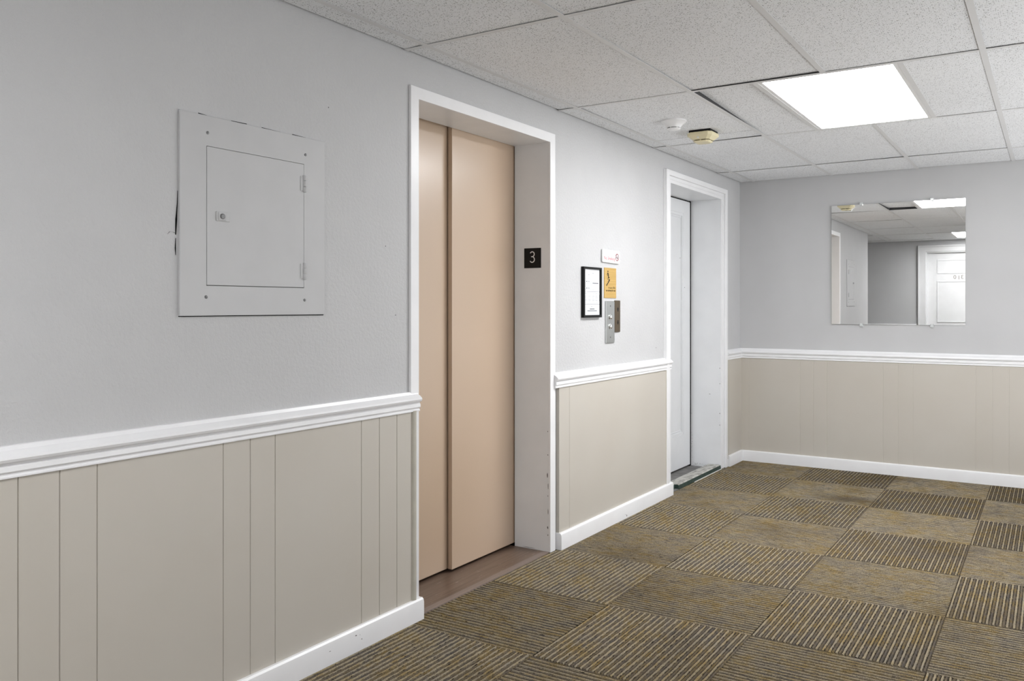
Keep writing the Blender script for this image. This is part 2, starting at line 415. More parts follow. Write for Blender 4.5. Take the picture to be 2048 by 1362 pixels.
wr.box(XR, XR + 0.1, YF + 2.05, YF + 4.1, 0.10, 2.2); wr.box(XR, XR + 0.1, YF, YF + 0.1, 0.1, 2.2); wr.box(XR, XR + 0.1, YF + 0.1, YF + 2.05, 1.25, 2.2)
for yy in (YF + 4.1, YF + 6.15, YB - 0.1): wr.box(XR, XR + 0.1, yy, yy + 0.1, 0.10, 2.2)
wall_right = tag(wr.build('wall_right', M['wall_smooth']), 'unseen right wall with openings added to let in daylight', 'wall', kind='structure')
for k in (0, 2, 3):                               # portals guide the renderer to the added daylight in the openings
    pl = bpy.data.lights.new('portal', 'AREA'); pl.shape = 'RECTANGLE'; pl.size = 1.75; pl.size_y = 1.95; pl.size, pl.size_y = 1.95, 2.1; pl.cycles.is_portal = True
    po = bpy.data.objects.new('daylight_portal', pl); COL.objects.link(po)
    po.location = (XR + 0.05, YF + 0.1 + 2.05 * k + 0.975, 1.15); po.rotation_euler = (math.pi / 2, 0, math.pi / 2)
wf_ = MB(); wf_.box(-2.5, 0.575, YF - 0.12, YF, 0, TOPZ); wf_.box(1.475, XR + 0.1, YF - 0.12, YF, 0, TOPZ); wf_.box(0.575, 1.475, YF - 0.12, YF, 2.09, TOPZ)
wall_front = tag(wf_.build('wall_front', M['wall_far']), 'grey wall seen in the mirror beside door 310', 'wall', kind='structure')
tag(MB().box(-2.6, -2.5, YF, YE, 0, TOPZ).build('wall_hall', M['hall']), 'end wall of the side hall, outside the picture', 'wall', kind='structure')
tag(MB().box(-2.5, -TH, YE, YE + 0.12, 0, TOPZ).build('wall_side', M['wall_smooth']), 'side wall of the hall, outside the picture', 'wall', kind='structure')

tag(MB().box(-2.7, XR + 0.2, YF - 0.2, YB + 0.2, TOPZ, TOPZ + 0.05).build('light_block_slab', M['light_block']), 'unseen dark slab added above the suspended ceiling to keep daylight out', 'slab', kind='structure')  # added only to stop daylight entering above the tiles
# wainscot boards with V grooves, edge laths (parts of the walls they clad)
def wainscot(name, a0, a1, grooves, fn, parent, thick=0.018, z0=0.06, z1=0.86, gd=0.0045, gw=0.0018):
    pts = [(a0, 0.0), (a0, thick)]
    for g in sorted(grooves):
        if a0 + 0.01 < g < a1 - 0.01: pts += [(g - gw, thick), (g - gw * 0.25, thick - gd), (g + gw * 0.25, thick - gd), (g + gw, thick)]
    pts += [(a1, thick), (a1, 0.0)]
    mb = MB().sweep(pts, lambda p, t: fn(p[0], t, p[1]), z0, z1)
    return mb.build(name, M['panel'], parent)
lw = LW()
gl = [-5.699, -5.596, -5.496, -5.093, -4.99, -4.889, -4.482, -4.384, -4.284, -6.1, -6.2]
wainscot('wainscot', YE, -4.196, gl, lw, wall_left)
wainscot('wainscot', -3.014, -1.600, [-2.905], lw, wall_left, gd=0.0022)
wainscot('wainscot', -0.372, -0.001, [-0.33], lw, wall_left)
gb = [0.085, 0.49, 0.593, 0.695, 1.1, 1.204, 1.307, 1.714, 1.817, 1.918, 2.324, 2.427, 2.53]
wainscot('wainscot', 0.0, XR, gb, lambda a, b, d: (a, YB - d, b), wall_back, gd=0.0014, gw=0.0028)
for x0, x1 in ((-2.5, 0.45), (1.60, XR)):
    wainscot('wainscot', x0, x1, [], lambda a, b, d: (a, YF + d, b), wall_front)
def lath(y0, y1, d):
    c = (y0 + y1) / 2; r = (y1 - y0) / 2
    pr = [(y0, 0)] + [(c - r * math.cos(k * math.pi / 8), 0.018 + (d - 0.018) * math.sin(k * math.pi / 8)) for k in range(9)] + [(y1, 0)]
    MB().sweep(pr, lambda p, t: (p[1], p[0], t), 0.062, 0.842).build('edge_lath', M['lath'], wall_left, smooth=True, angle=50)
lath(-4.196, -4.170, 0.028); lath(-1.600, -1.583, 0.024); lath(-0.372, -0.352, 0.024)

# chair rails
RAIL = [(0, .917), (.009, .916), (.014, .906), (.026, .899), (.034, .892), (.036, .886), (.033, .879), (.024, .875), (.022, .870), (.026, .867),
        (.027, .855), (.021, .849), (.021, .846), (.024, .843), (.024, .839), (.018, .837), (0, .837)]
def rail(name, fn, a, b, label):
    o = MB().sweep(RAIL, lambda p, t: fn(t, p[1], p[0]), a, b).build(name, M['trim'], None, smooth=True, angle=30)
    return tag(o, label, 'chair rail', kind='structure')
bwf = lambda a, b, d: (a, YB - d, b)
rail('trim_1', lw, YE - 0.03, -4.150, 'white moulded chair rail left of the elevator, below the electrical panel')
rail('trim_2', lw, -3.056, -1.515, 'short white chair rail between the elevator and the white door')
rail('trim_3', lw, -0.374, 0.0, 'stub of white chair rail between white door and room corner')
rail('trim_4', bwf, 0.0, XR, 'white chair rail across the end wall below the mirror')
rail('trim_5', lambda a, b, d: (a, YF + d, b), -2.5, 0.452, 'white chair rail seen in the mirror beside door 310')
BASE = [(0, .086), (.010, .086), (.016, .080), (.0185, .070), (.0185, 0), (0, 0)]
def baseb(name, fn, a, b, label):
    o = MB().sweep(BASE, lambda p, t: fn(t, p[1], p[0]), a, b).build(name, M['trim'], None, smooth=True, angle=30)
    return tag(o, label, 'baseboard', kind='structure')
BASE2 = BASE
BASE = [(a + (0.018 if a else 0), b) for a, b in BASE]      # stands proud of the panelling
baseb('baseboard_left', lw, YE - 0.02, -4.140, 'white baseboard left of the elevator')
baseb('baseboard_left_middle', lw, -3.022, -1.513, 'white baseboard between the elevator and the white door')
baseb('baseboard_left_corner', lw, -0.352, 0.0, 'short white baseboard in the corner right of the white door')
baseb('baseboard_back', bwf, 0.0, XR, 'white baseboard along the end wall')

# ------------------------------------------------------------------ suspended ceiling
ceiling = tag(empty('ceiling', (0, 0, H)), 'suspended ceiling of speckled mineral fibre tiles in a white grid', 'ceiling', kind='structure')
xs = [-2.5] + [GX + i * PX for i in range(-4, 5)] + [XR]
LI = 1.5                                           # lights sit half a tile off the grid
lx0, lx1 = GX + LI * PX, GX + (LI + 1) * PX
rows = [YF] + [GY + j * PY for j in range(-3, 4)] + [YB]
LROWS = {(GY + 1 * PY), (GY - 3 * PY)}
def tbar(x0, x1, y0, y1):
    m = MB(); m.box(x0, x1, y0, y1, H, H + 0.0012); m.cur = 1
    if x1 - x0 < y1 - y0: m.box((x0 + x1) / 2 - 0.0012, (x0 + x1) / 2 + 0.0012, y0, y1, H + 0.0012, H + 0.038)
    else: m.box(x0, x1, (y0 + y1) / 2 - 0.0012, (y0 + y1) / 2 + 0.0012, H + 0.0012, H + 0.034)
    m.build('grid_bar', [M['tbar'], M['galv_shaded']], ceiling)
HB = 0.012
for i in range(0, 5):                               # long bars, parallel to the left wall
    x = GX + i * PX
    for j in range(len(rows) - 1):
        if i == 2 and any(abs(rows[j] - r) < 1e-6 for r in LROWS):
            for xx in (lx0, lx1): tbar(xx - HB, xx + HB, rows[j] + HB, rows[j + 1] - HB)
        else: tbar(x - HB, x + HB, rows[j], rows[j + 1])
for i in range(-4, 0): tbar(GX + i * PX - HB, GX + i * PX + HB, YF, YE)
for y in rows[1:-1]:
    ends = [0.010 if y > YE else -2.5] + [GX + i * PX for i in range(0 if y > YE else -4, 5)] + [XR]
    for a, b in zip(ends, ends[1:]): tbar(a + (HB if a != ends[0] else 0), b - (HB if b != XR else 0), y - HB, y + HB)
def tile(x0, x1, y0, y1, lift=None):
    """lay-in tile: lift = heights at (x0y0, x1y0, x1y1, x0y1) above the grid flange"""
    if lift is None:
        b = 0.0014; lift = [b + max(0, random.gauss(m_, 0.0014)) for m_ in (0.0003, 0.0005, 0.0022, 0.0022)]
    e = 0.004
    X0, X1, Y0, Y1 = x0 + e, x1 - e, y0 + e, y1 - e
    P = [(X0, Y0), (X1, Y0), (X1, Y1), (X0, Y1)]
    m = MB(); vs = [(p[0], p[1], H + l) for p, l in zip(P, lift)] + [(p[0], p[1], H + l + 0.016) for p, l in zip(P, lift)]
    m.add(vs, [(0, 3, 2, 1), (4, 5, 6, 7), (0, 1, 5, 4), (1, 2, 6, 5), (2, 3, 7, 6), (3, 0, 4, 7)])
    m.build('ceiling_tile', M['tile'], ceiling)
xe = [0.009] + [GX + i * PX for i in range(0, 5)] + [XR]
s0 = 0.0014
for j in range(len(rows) - 1):
    y0, y1 = rows[j], rows[j + 1]
    light = any(abs(y0 - r) < 1e-6 for r in LROWS)
    y0e, y1e = y0 + (0.003 if j == 0 else 0), y1 - (0.003 if j == len(rows) - 2 else 0)
    for i in range(len(xe) - 1):
        x0, x1 = xe[i], xe[i + 1]
        if light and i in (2, 3):                  # half tiles either side of the lamp
            if i == 2: tile(x0, lx0, y0e, y1e, [0.028, 0.025, s0, s0] if y0 > -4 else None)
            else: tile(lx1, x1, y0e, y1e)
            continue
        if light and i == 1 and y0 > -4:           # cut tile that carries the two detectors
            tile(x0, x1, y0e, -1.985, [0.006, s0, s0, s0]); tile(x0, x1, -1.985, y1e, [s0, s0, 0.007, 0.002]); continue
        if i == 2 and abs(y0 - (GY)) < 1e-6: tile(x0, x1, y0e, y1e, [s0, s0, 0.009, 0.007]); continue
        if i == 1 and abs(y0 - (GY)) < 1e-6: tile(x0, x1, y0e, y1e, [0.002, 0.004, 0.002, 0.003]); continue
        if i == 1 and abs(y0 - (GY - PY)) < 1e-6: tile(x0, x1, y0e, y1e, [0.002, 0.003, 0.004, 0.003]); continue
        tile(x0, x1, y0e, y1e)
ye = YE
for i in range(-4, 0):                              # side hall
    a = GX + i * PX; b = min(GX + (i + 1) * PX, 0.006)
    tile(a, b, YF + 0.003, rows[1]); tile(a, b, rows[1], YE - 0.004)
tile(-2.498, GX - 4 * PX, YF + 0.003, YE - 0.004)

def ceiling_light(y0, y1, label):
    t = tag(empty('ceiling_light', ((lx0 + lx1) / 2, (y0 + y1) / 2, H)), label, 'ceiling light', 'recessed light panels in the ceiling grid')
    f = lambda a, b, d: (a, b, H + d)
    MB().frame((lx0 + 0.003, lx1 - 0.003, y0 + 0.003, y1 - 0.003), (lx0 + 0.030, lx1 - 0.030, y0 + 0.026, y1 - 0.026), 0.0014, 0.012, f).build('light_frame', M['lampframe'], t, bevel=0.001)
    MB().box(lx0 + 0.029, lx1 - 0.029, y0 + 0.025, y1 - 0.025, H + 0.004, H + 0.008).build('diffuser', M['lamp'], t)
    MB().box(lx0 + 0.006, lx1 - 0.006, y0 + 0.006, y1 - 0.006, H + 0.0125, H + 0.06).build('housing', M['galv_shaded'], t)
ceiling_light(GY + PY, GY + 2 * PY, 'bright rectangular light panel in the ceiling, right of the two smoke detectors')
ceiling_light(GY - 3 * PY, GY - 2 * PY, 'second light panel, seen only in the mirror above door 310')

# ------------------------------------------------------------------ elevator entrance
door_1 = tag(empty('door_1', (0, (EL0 + EL1) / 2, 0)), 'tan two panel sliding elevator door in a white frame', 'elevator door', kind='structure')
fw = 0.050
mb = MB()
def U(o, i, z_o, z_i):      # inverted U outline in (y,z)
    return [(o[0], 0.0), (o[0], z_o), (o[1], z_o), (o[1], 0.0), (i[1], 0.0), (i[1], z_i), (i[0], z_i), (i[0], 0.0)]
def ucasing(o, i, zo, zi, d0, d1, fn, z0=0.0):
    m = MB(); P = U(o, i, zo, zi); P = [(a, b if b else z0) for a, b in P]
    A = [fn(a, b, d0) for a, b in P] + [fn(a, b, d1) for a, b in P]
    q = [(0, 1, 6, 7), (1, 2, 5, 6), (2, 3, 4, 5)]
    fs = [f for f in q] + [tuple(8 + k for k in f)[::-1] for f in q] + [(k, (k + 1) % 8, 8 + (k + 1) % 8, 8 + k) for k in range(8)]
    m.add(A, fs); return m
ucasing((EL0 - fw, EL1 + fw), (EL0, EL1), ELZ + 0.048, ELZ, 0.0, 0.012, lw, 0.002).build('casing', M['trim'], door_1, bevel=0.0015)
jm = ucasing((EL0 - 0.008, EL1 + 0.008), (EL0, EL1), ELZ + 0.008, ELZ, 0.0, -TH, lw, 0.004); jm.build('jamb', M['jamb'], door_1)
MB().box(-0.236, -0.212, -3.626, -3.02, 0.019, 2.14).build('door_panel', M['tan'], door_1, bevel=0.002)
MB().box(-0.266, -0.242, -4.22, -3.55, 0.019, 2.14).build('door_panel', M['tan'], door_1, bevel=0.002)
sl = MB(); sl.box(-0.34, 0.003, EL0 - 0.001, EL1 + 0.001, -0.06, 0.005); sl.build('sill', M['sill'], door_1, bevel=0.002)
sb = MB().box(-0.44, -0.40, -4.45, -2.8, -0.1, 2.35)
for q in ((-4.45, -4.41, -0.1, 2.35), (-2.84, -2.80, -0.1, 2.35), (-4.45, -2.80, 2.31, 2.35), (-4.45, -2.80, -0.1, -0.06)): sb.box(-0.40, -TH, *q)
sb.build('shaft_light_block', M['light_block'], door_1)  # added dark box behind the panels, stops daylight leaking in
# chips and scuffs in the paint of the right jamb
def chips(spec, name, parent, mat):
    m = MB()
    for fn, a, b, r, rz in spec:
        n = 7; pts = []
        for k in range(n):
            t = 2 * math.pi * k / n; q = random.uniform(0.55, 1.1); pts.append((a + r * q * math.cos(t), b + rz * q * math.sin(t)))
        m.poly(pts, fn, 0.0002, 0.0007)
    return m.build(name, mat, parent)
jr = lambda a, b, d: (a, EL1 - d, b)              # face of the right elevator jamb, a = x
chips([(jr, -0.006, 0.395, .004, .012), (jr, -0.003, 0.50, .003, .004), (jr, -0.005, 0.128, .004, .009), (jr, -0.003, 0.09, .003, .004),
       (jr, -0.003, 0.29, .003, .004), (jr, -0.004, 0.62, .002, .004), (jr, -0.12, 0.010, .05, .0015), (jr, -0.002, 0.21, .002, .02), (jr, -0.002, 0.34, .002, .02)],
      'paint_chips', door_1, M['chip'])

# "3" floor plate on the elevator jamb
t = tag(empty('floor_number_plate', (-0.095, EL1, 1.508)), 'small black square plate with a white 3 on the elevator jamb', 'floor number sign')
MB().box(-0.145, -0.044, EL1 - 0.003, EL1, 1.457, 1.560).build('plate', M['black'], t, bevel=0.0008)
jf = lambda a, b, d: (a, EL1 - 0.003 - d, b)
arc = lambda cx, cz, rx, rz, a0, a1, n=14: [(cx + rx * math.cos(math.radians(a0 + (a1 - a0) * k / n)), cz + rz * math.sin(math.radians(a0 + (a1 - a0) * k / n))) for k in range(n + 1)]
cx = -0.0955
pts = arc(cx, 1.5275, 0.0125, 0.0125, 160, -72) 
m = MB().ribbon(arc(cx, 1.5285, 0.0125, 0.0125, 155, -75), 0.0048, jf, 0.0, 0.0008)
m.ribbon([(cx - 0.006, 1.5155), (cx + 0.003, 1.5162)], 0.0045, jf, 0.0, 0.0008)
m.ribbon(arc(cx - 0.0005, 1.5010, 0.0140, 0.0145, 75, -150), 0.0048, jf, 0.0, 0.0008)
m.build('numeral', M['letter'], t)

# ------------------------------------------------------------------ white service door
door_2 = tag(empty('door_2', (0, (D0 + D1) / 2, 0)), 'white panelled door set deep in a white frame beside the corner', 'door', kind='structure')
cw = 0.098
ucasing((D0 - cw, D1 + cw), (D0, D1), DZ + 0.082, DZ, 0.0, 0.012, lw, 0.002).build('casing', M['trim'], door_2, bevel=0.002)
ucasing((D0 - cw, D1 + cw), (D0 - cw + 0.044, D1 + cw - 0.044), DZ + 0.082, DZ + 0.046, 0.012, 0.028, lw, 0.002).build('back_band', M['trim'], door_2, bevel=0.004, seg=3)
ucasing((D0 - 0.034, D1 + 0.034), (D0 - 0.022, D1 + 0.022), DZ + 0.034, DZ + 0.022, 0.012, 0.017, lw, 0.002).build('casing_bead', M['trim'], door_2, bevel=0.002)
ucasing((D0 - 0.008, D1 + 0.008), (D0, D1), DZ + 0.008, DZ, 0.0, -0.30, lw, 0.002).build('jamb', M['jamb'], door_2)
dx = -0.237                                         # door face
dl = MB(); dl.box(dx - 0.030, dx - 0.010, D0 - 0.02, D1 - 0.024, 0.016, DZ - 0.010)
dfn = LW(dx)
a0, a1, z0, z1 = D0 + 0.14, D1 - 0.160, 0.268, 1.978
dl.frame((D0 - 0.02, D1 - 0.024, 0.016, DZ - 0.010), (a0, a1, z0, z1), -0.012, 0.0, dfn)
leaf = dl.build('door_leaf', M['jamb'], door_2, bevel=0.0015)
pm = MB().frame((a0, a1, z0, z1), (a0 + 0.022, a1 - 0.022, z0 + 0.022, z1 - 0.022), -0.010, -0.002, dfn)
pm.frame((a0 + 0.030, a1 - 0.030, z0 + 0.030, z1 - 0.030), (a0 + 0.038, a1 - 0.038, z0 + 0.038, z1 - 0.038), -0.010, -0.006, dfn)
pm.build('panel_moulding', M['jamb'], leaf, bevel=0.003, seg=3)
MB().box(dx - 0.05, dx - 0.001, D1 - 0.0245, D1 - 0.0005, 0.004, DZ - 0.0005).box(dx - 0.05, dx - 0.008, D0 - 0.02, D1 - 0.0245, DZ - 0.009, DZ - 0.0005).build('door_gap_shade', M['dark'], door_2)  # solid dark strips stand in for shade in the gaps round the leaf
MB().box(-0.30, 0.002, D0, D1, -0.06, 0.004).build('inner_floor', M['concrete'], door_2)
sb = MB().box(-0.36, -0.32, D0 - 0.1, D1 + 0.1, -0.1, DZ + 0.15)
for q in ((D0 - 0.10, D0 - 0.06, -0.1, DZ + 0.15), (D1 + 0.06, D1 + 0.10, -0.1, DZ + 0.15), (D0 - 0.1, D1 + 0.1, DZ + 0.11, DZ + 0.15), (D0 - 0.1, D1 + 0.1, -0.1, -0.06)): sb.box(-0.32, -TH, *q)
sb.build('doorway_light_block', M['light_block'], door_2)  # added dark enclosure behind the leaf, keeps stray daylight out
th = [(-0.098, 0.0), (-0.098, 0.030), (-0.006, 0.034), (0.004, 0.030), (0.008, 0.0)]
tb = MB().sweep(th, lambda p, t: (p[0], t, p[1]), -1.34, D1 - 0.001)
tb.sweep(th, lambda p, t: (p[0] if p[0] < -0.05 else p[0] - 0.03, t, p[1]), -1.40, -1.34)
tb.build('threshold', M['thresh'], door_2, bevel=0.004, seg=2)
MB().box(0.007, 0.012, -1.05, D1, -0.004, 0.003).build('caulk_bead', M['trim'], door_2)
j2 = lambda a, b, d: (a, D1 - d, b)
ch = [(j2, -0.085, 0.575, .010, .0025)]
for k in range(20): ch.append((j2, random.uniform(-0.225, -0.07), 0.010 + abs(random.gauss(0, 0.008)), random.uniform(.002, .006), random.uniform(.0006, .0018)))
for k in range(12): ch.append((j2, random.uniform(-0.234, -0.228), random.uniform(0.03, 0.5), random.uniform(.0008, .002), random.uniform(.002, .005)))
for zz in (0.66, 0.78, 0.43, 0.34): ch.append((j2, -0.004, zz, .003, .005))
chips(ch, 'paint_chips', door_2, M['chip'])
df = lambda a, b, d: (dx + d, a, b)
chips([(LW(dx - 0.010), a1 - 0.05, 1.63, .005, .004), (LW(dx), a1 + 0.02, 1.405, .006, .004)], 'paint_chips', leaf, M['chip'])

# ------------------------------------------------------------------ door 310 (seen in the mirror)
door_3 = tag(empty('door_3', (1.02, YF, 0)), 'white apartment door numbered 310, seen in the mirror', 'door', kind='structure')
ff = lambda a, b, d: (a, YF + d, b)
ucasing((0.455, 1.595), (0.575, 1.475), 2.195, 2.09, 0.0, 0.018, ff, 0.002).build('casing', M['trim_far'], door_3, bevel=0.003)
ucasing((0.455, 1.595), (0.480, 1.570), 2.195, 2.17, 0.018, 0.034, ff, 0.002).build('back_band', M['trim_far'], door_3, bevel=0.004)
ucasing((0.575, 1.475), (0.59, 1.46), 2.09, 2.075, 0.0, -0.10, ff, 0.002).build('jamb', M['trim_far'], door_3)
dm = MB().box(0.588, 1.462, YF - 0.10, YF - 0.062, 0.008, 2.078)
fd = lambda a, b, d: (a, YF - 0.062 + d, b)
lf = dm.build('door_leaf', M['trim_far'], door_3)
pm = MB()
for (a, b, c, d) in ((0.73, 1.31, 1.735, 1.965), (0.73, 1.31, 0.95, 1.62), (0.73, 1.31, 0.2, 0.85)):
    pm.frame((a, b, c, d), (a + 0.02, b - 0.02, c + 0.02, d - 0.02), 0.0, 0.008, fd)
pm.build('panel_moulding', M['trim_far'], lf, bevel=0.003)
fm = lambda a, b, d: (-a, YF - 0.062 + d, b)       # text faces +y, so it runs towards -x
for ch_, xx, zz in (('3', 1.115, 1.648), ('1', 1.068, 1.640), ('0', 1.010, 1.648)):
    text_mb(ch_, 0.090, (-xx, zz), fm, 0.0, 0.004).build('door_number', M['digit'], lf)

# ------------------------------------------------------------------ electrical panel on the left wall
ep = tag(empty('electrical_panel', (0, -4.948, 1.535)), 'grey painted electrical panel cover with hinged door on the left wall', 'electrical panel')
fo = (-5.238, -4.657, 1.231, 1.839); fi = (-5.146, -4.754, 1.322, 1.747)
MB().frame(fo, fi, 0.0, 0.008, lw).build('cover_plate', M['steelpaint'], ep, bevel=0.001)
MB().box(0.0, 0.0035, *fi[:2], *fi[2:]).build('recess', M['chip'], ep)
dr = MB().box(0.002, 0.0075, fi[0] + 0.0022, fi[1] - 0.0008, fi[2] + 0.0022, fi[3] - 0.0010).build('panel_door', M['steelpaint'], ep, bevel=0.0008)
lt = MB().box(0.0075, 0.0105, -5.112, -5.062, 1.522, 1.552); lt.box(0.0105, 0.013, -5.105, -5.078, 1.525, 1.549)
lt.build('latch', M['steelpaint'], dr, bevel=0.002)
MB().lathe([(0.0085, 0), (0.0085, 0.003), (0.006, 0.004)], (0.0125, -5.092, 1.537), (1, 0, 0), 20).build('lock', M['screw'], dr)
for z0 in (1.651, 1.351):
    hg = MB()
    for k in range(3): hg.lathe([(0.0055, 0), (0.0062, 0.001), (0.0062, 0.0165), (0.0055, 0.0175)], (0.010, -4.753, z0 + 0.0195 * k), (0, 0, 1), 14)
    hg.box(0.007, 0.0095, -4.770, -4.753, z0 + 0.004, z0 + 0.054)
    hg.build('hinge', M['steelpaint'], ep, smooth=True)
for yy, zz in ((-5.142, 1.787), (-4.748, 1.780), (-5.148, 1.288), (-4.752, 1.281)):
    s_ = MB().lathe([(0.0050, 0), (0.0050, 0.0012), (0.0025, 0.0025)], (0.008, yy, zz), (1, 0, 0), 14)
    s_.build('screw', M['screw'], ep, smooth=True)
# open gap and cracked plaster round the cover
ck = MB()
def crack(pts, w):
    for (a, b), (c, d), w0, w1 in zip(pts, pts[1:], w, w[1:]):
        ck.poly([(a - w0 * 0.7, b), (a + w0 * 0.7, b), (c + w1 * 0.7, d), (c - w1 * 0.7, d)], lw, 0.0004, 0.0012)
crack([(-5.2405, 1.60), (-5.2415, 1.565), (-5.244, 1.530), (-5.245, 1.515), (-5.246, 1.49), (-5.247, 1.47)], [.0008, .0015, .003, .0042, .003, .002])
crack([(-5.247, 1.46), (-5.248, 1.43), (-5.247, 1.41)], [.001, .0025, .0008])
crack([(-5.246, 1.474), (-5.256, 1.477), (-5.266, 1.478), (-5.274, 1.470)], [.002, .0012, .0008, .0004])
for a, b, c, d in ((-5.17, 1.8425, -5.14, 1.8405), (-5.05, 1.841, -4.99, 1.8425), (-4.93, 1.8415, -4.85, 1.840), (-4.80, 1.842, -4.74, 1.8405)):
    ck.poly([(a, b - 0.0012), (c, d - 0.0014), (c, d + 0.0006), (a, b + 0.001)], lw, 0.0004, 0.0012)
ck.poly([(-5.238, 1.2285), (-4.657, 1.228), (-4.657, 1.231), (-5.238, 1.231)], lw, 0.0002, 0.0012)
ck.build('plaster_crack', M['dark'], wall_left)

bl = bpy.data.objects['baseboard_left']; bmid = bpy.data.objects['baseboard_left_middle']
b3 = LW(0.0366)
chips([(b3, -4.53, 0.062, .006, .0028), (b3, -4.50, 0.040, .003, .002), (b3, -4.51, 0.058, .002, .001), (b3, -4.66, 0.050, .004, .0015)], 'paint_chips', bl, M['chip'])
chips([(b3, -2.24, 0.016, .005, .006), (b3, -2.255, 0.024, .002, .003)], 'paint_chips', bmid, M['chip'])
chips([(lw, -4.632, 1.967, .003, .003), (lw, -4.272, 1.225, .004, .003), (lw, -4.33, 1.492, .003, .002), (lw, -1.72, 0.99, .004, .004)], 'nail_holes', wall_left, M['chip'])
# ------------------------------------------------------------------ signs between the doors
t = tag(empty('no_smoking_sign', (0, -2.393, 1.548)), 'white plastic no smoking sign with red lettering above the gold plate', 'sign')
rot = math.radians(-1.0)
def sg(a, b, d):
    q = Vector((a + 2.393, b - 1.548)); q.rotate(Matrix.Rotation(rot, 2)); return (d, q.x - 2.393, q.y + 1.548)
pts = []
for (cx_, cz_, s0_) in ((-2.289, 1.576, 0), (-2.497, 1.576, 90), (-2.497, 1.520, 180), (-2.289, 1.520, 270)): pts += arc(cx_, cz_, 0.009, 0.009, s0_, s0_ + 90, 5)
MB().poly(pts, sg, 0.003, 0.011).build('plate', M['white'], t, bevel=0.001)
MB().box(0, 0.003, -2.47, -2.31, 1.53, 1.57).build('adhesive_pad', M['black'], t)
text_mb('No Smoking', 0.0285, (-2.487, 1.527), sg, 0.011, 0.0114).build('lettering', M['red'], t)
rg = MB().ribbon(arc(-2.318, 1.548, 0.0195, 0.0195, 0, 360, 36), 0.0052, sg, 0.011, 0.0115)
rg.ribbon([(-2.332, 1.562), (-2.304, 1.534)], 0.005, sg, 0.0112, 0.0117); rg.build('prohibition_ring', M['maroon'], t)
cg = MB().ribbon([(-2.333, 1.545), (-2.305, 1.545)], 0.0045, sg, 0.011, 0.0112); cg.ribbon([(-2.303, 1.549), (-2.307, 1.556), (-2.303, 1.560)], 0.0025, sg, 0.011, 0.0112)
cg.build('cigarette', M['inkdark'], t)

t = tag(empty('framed_certificate', (0, -2.628, 1.337)), 'black framed white certificate on the wall beside the elevator', 'framed certificate')
fr = (-2.743, -2.528, 1.197, 1.477)
MB().frame(fr, (fr[0] + 0.014, fr[1] - 0.014, fr[2] + 0.014, fr[3] - 0.012), 0.0, 0.019, lw).build('frame', M['black'], t, bevel=0.001)
pp = MB().box(0.001, 0.0095, fr[0] + 0.012, fr[1] - 0.012, fr[2] + 0.012, fr[3] - 0.010)
pr, pd = 1, 2
P0 = -2.722; PW = 0.19; Z0 = 1.463; ZH = 0.250
def ln(m, a0, a1, z, th=0.0011):
    pp.cur = m; pp.poly([(P0 + PW * a0, Z0 - ZH * z - th), (P0 + PW * a1, Z0 - ZH * z - th), (P0 + PW * a1, Z0 - ZH * z + th), (P0 + PW * a0, Z0 - ZH * z + th)], lw, 0.0095, 0.0099)
def vl(m, a, z0, z1, th=0.0006):
    pp.cur = m; pp.poly([(P0 + PW * a - th, Z0 - ZH * z1), (P0 + PW * a + th, Z0 - ZH * z1), (P0 + PW * a + th, Z0 - ZH * z0), (P0 + PW * a - th, Z0 - ZH * z0)], lw, 0.0095, 0.0099)
ln(pr, .48, .58, .075, .0014); ln(pr, .22, .32, .115, .0014); ln(pr, .2, .34, .165, .0008)
for z in (.205, .265, .305, .345, .375, .425, .455): ln(pr, .03, .17, z, .0007); ln(pr, .22, .42, z, .0007)
for z in (.265, .41): ln(pd, .12, .17, z, .003); ln(pd, .25, .30, z, .002)
ln(pd, .50, .87, .30, .0022); ln(pr, .48, .62, .45, .0012)
ln(pd, .03, .95, .49, .0009); ln(pd, .03, .95, .77, .0009)
for a in (.17, .22, .42): vl(pr, a, .205, .46)
for a0_ in (.04, .25, .48, .68):
    for z in (.53, .59, .62, .66, .69, .73): ln(pr, a0_, a0_ + .12 + .05 * random.random(), z, .0010)
vl(pr, .93, .56, .70, .0012)
ln(pr, .40, .50, .825, .0012); ln(pd, .33, .63, .875, .0024); ln(pd, .18, .78, .915, .0022)
pp.build('paper', [M['paper'], M['ink'], M['inkdark']], t)

t = tag(empty('fire_notice_plate', (0, -2.391, 1.394)), 'gold plate with a stair climbing figure, above the call buttons', 'sign')
MB().box(0, 0.004, -2.468, -2.315, 1.307, 1.482).build('plate', M['gold'], t, bevel=0.0008)
G = LW(0.004); g = MB()
gx, gz = -2.440, 1.430
gp = lambda a, b, d: (0.004 + d, gx + a, gz + b)
g.lathe([(0.0052, 0), (0.0052, 0.0004)], (0.004, gx + 0.016, gz + 0.031), (1, 0, 0), 14)
g.poly([(0.010, 0.024), (0.022, 0.022), (0.027, 0.006), (0.018, 0.002)], gp, 0, 0.0004)
g.ribbon([(0.013, 0.023), (0.006, 0.012), (0.012, 0.006)], 0.0045, gp, 0, 0.0004)
g.ribbon([(0.022, 0.004), (0.028, -0.006), (0.036, -0.004)], 0.0055, gp, 0, 0.0004)
g.ribbon([(0.021, 0.004), (0.018, -0.010), (0.016, -0.018)], 0.0055, gp, 0, 0.0004)
st = [(-0.004, -0.055), (-0.004, -0.044), (0.006, -0.044), (0.006, -0.036), (0.015, -0.036), (0.015, -0.027), (0.025, -0.027), (0.025, -0.017), (0.037, -0.013), (0.041, -0.013), (0.041, -0.020), (0.010, -0.046)]
g.poly(st, gp, 0, 0.0004)
g.build('stair_figure', M['black'], t)
tx = text_mb('in case of fire', 0.0165, (-2.326, 1.362), G, 0, 0.0004, 'RIGHT'); tx.build('lettering', M['black'], t)
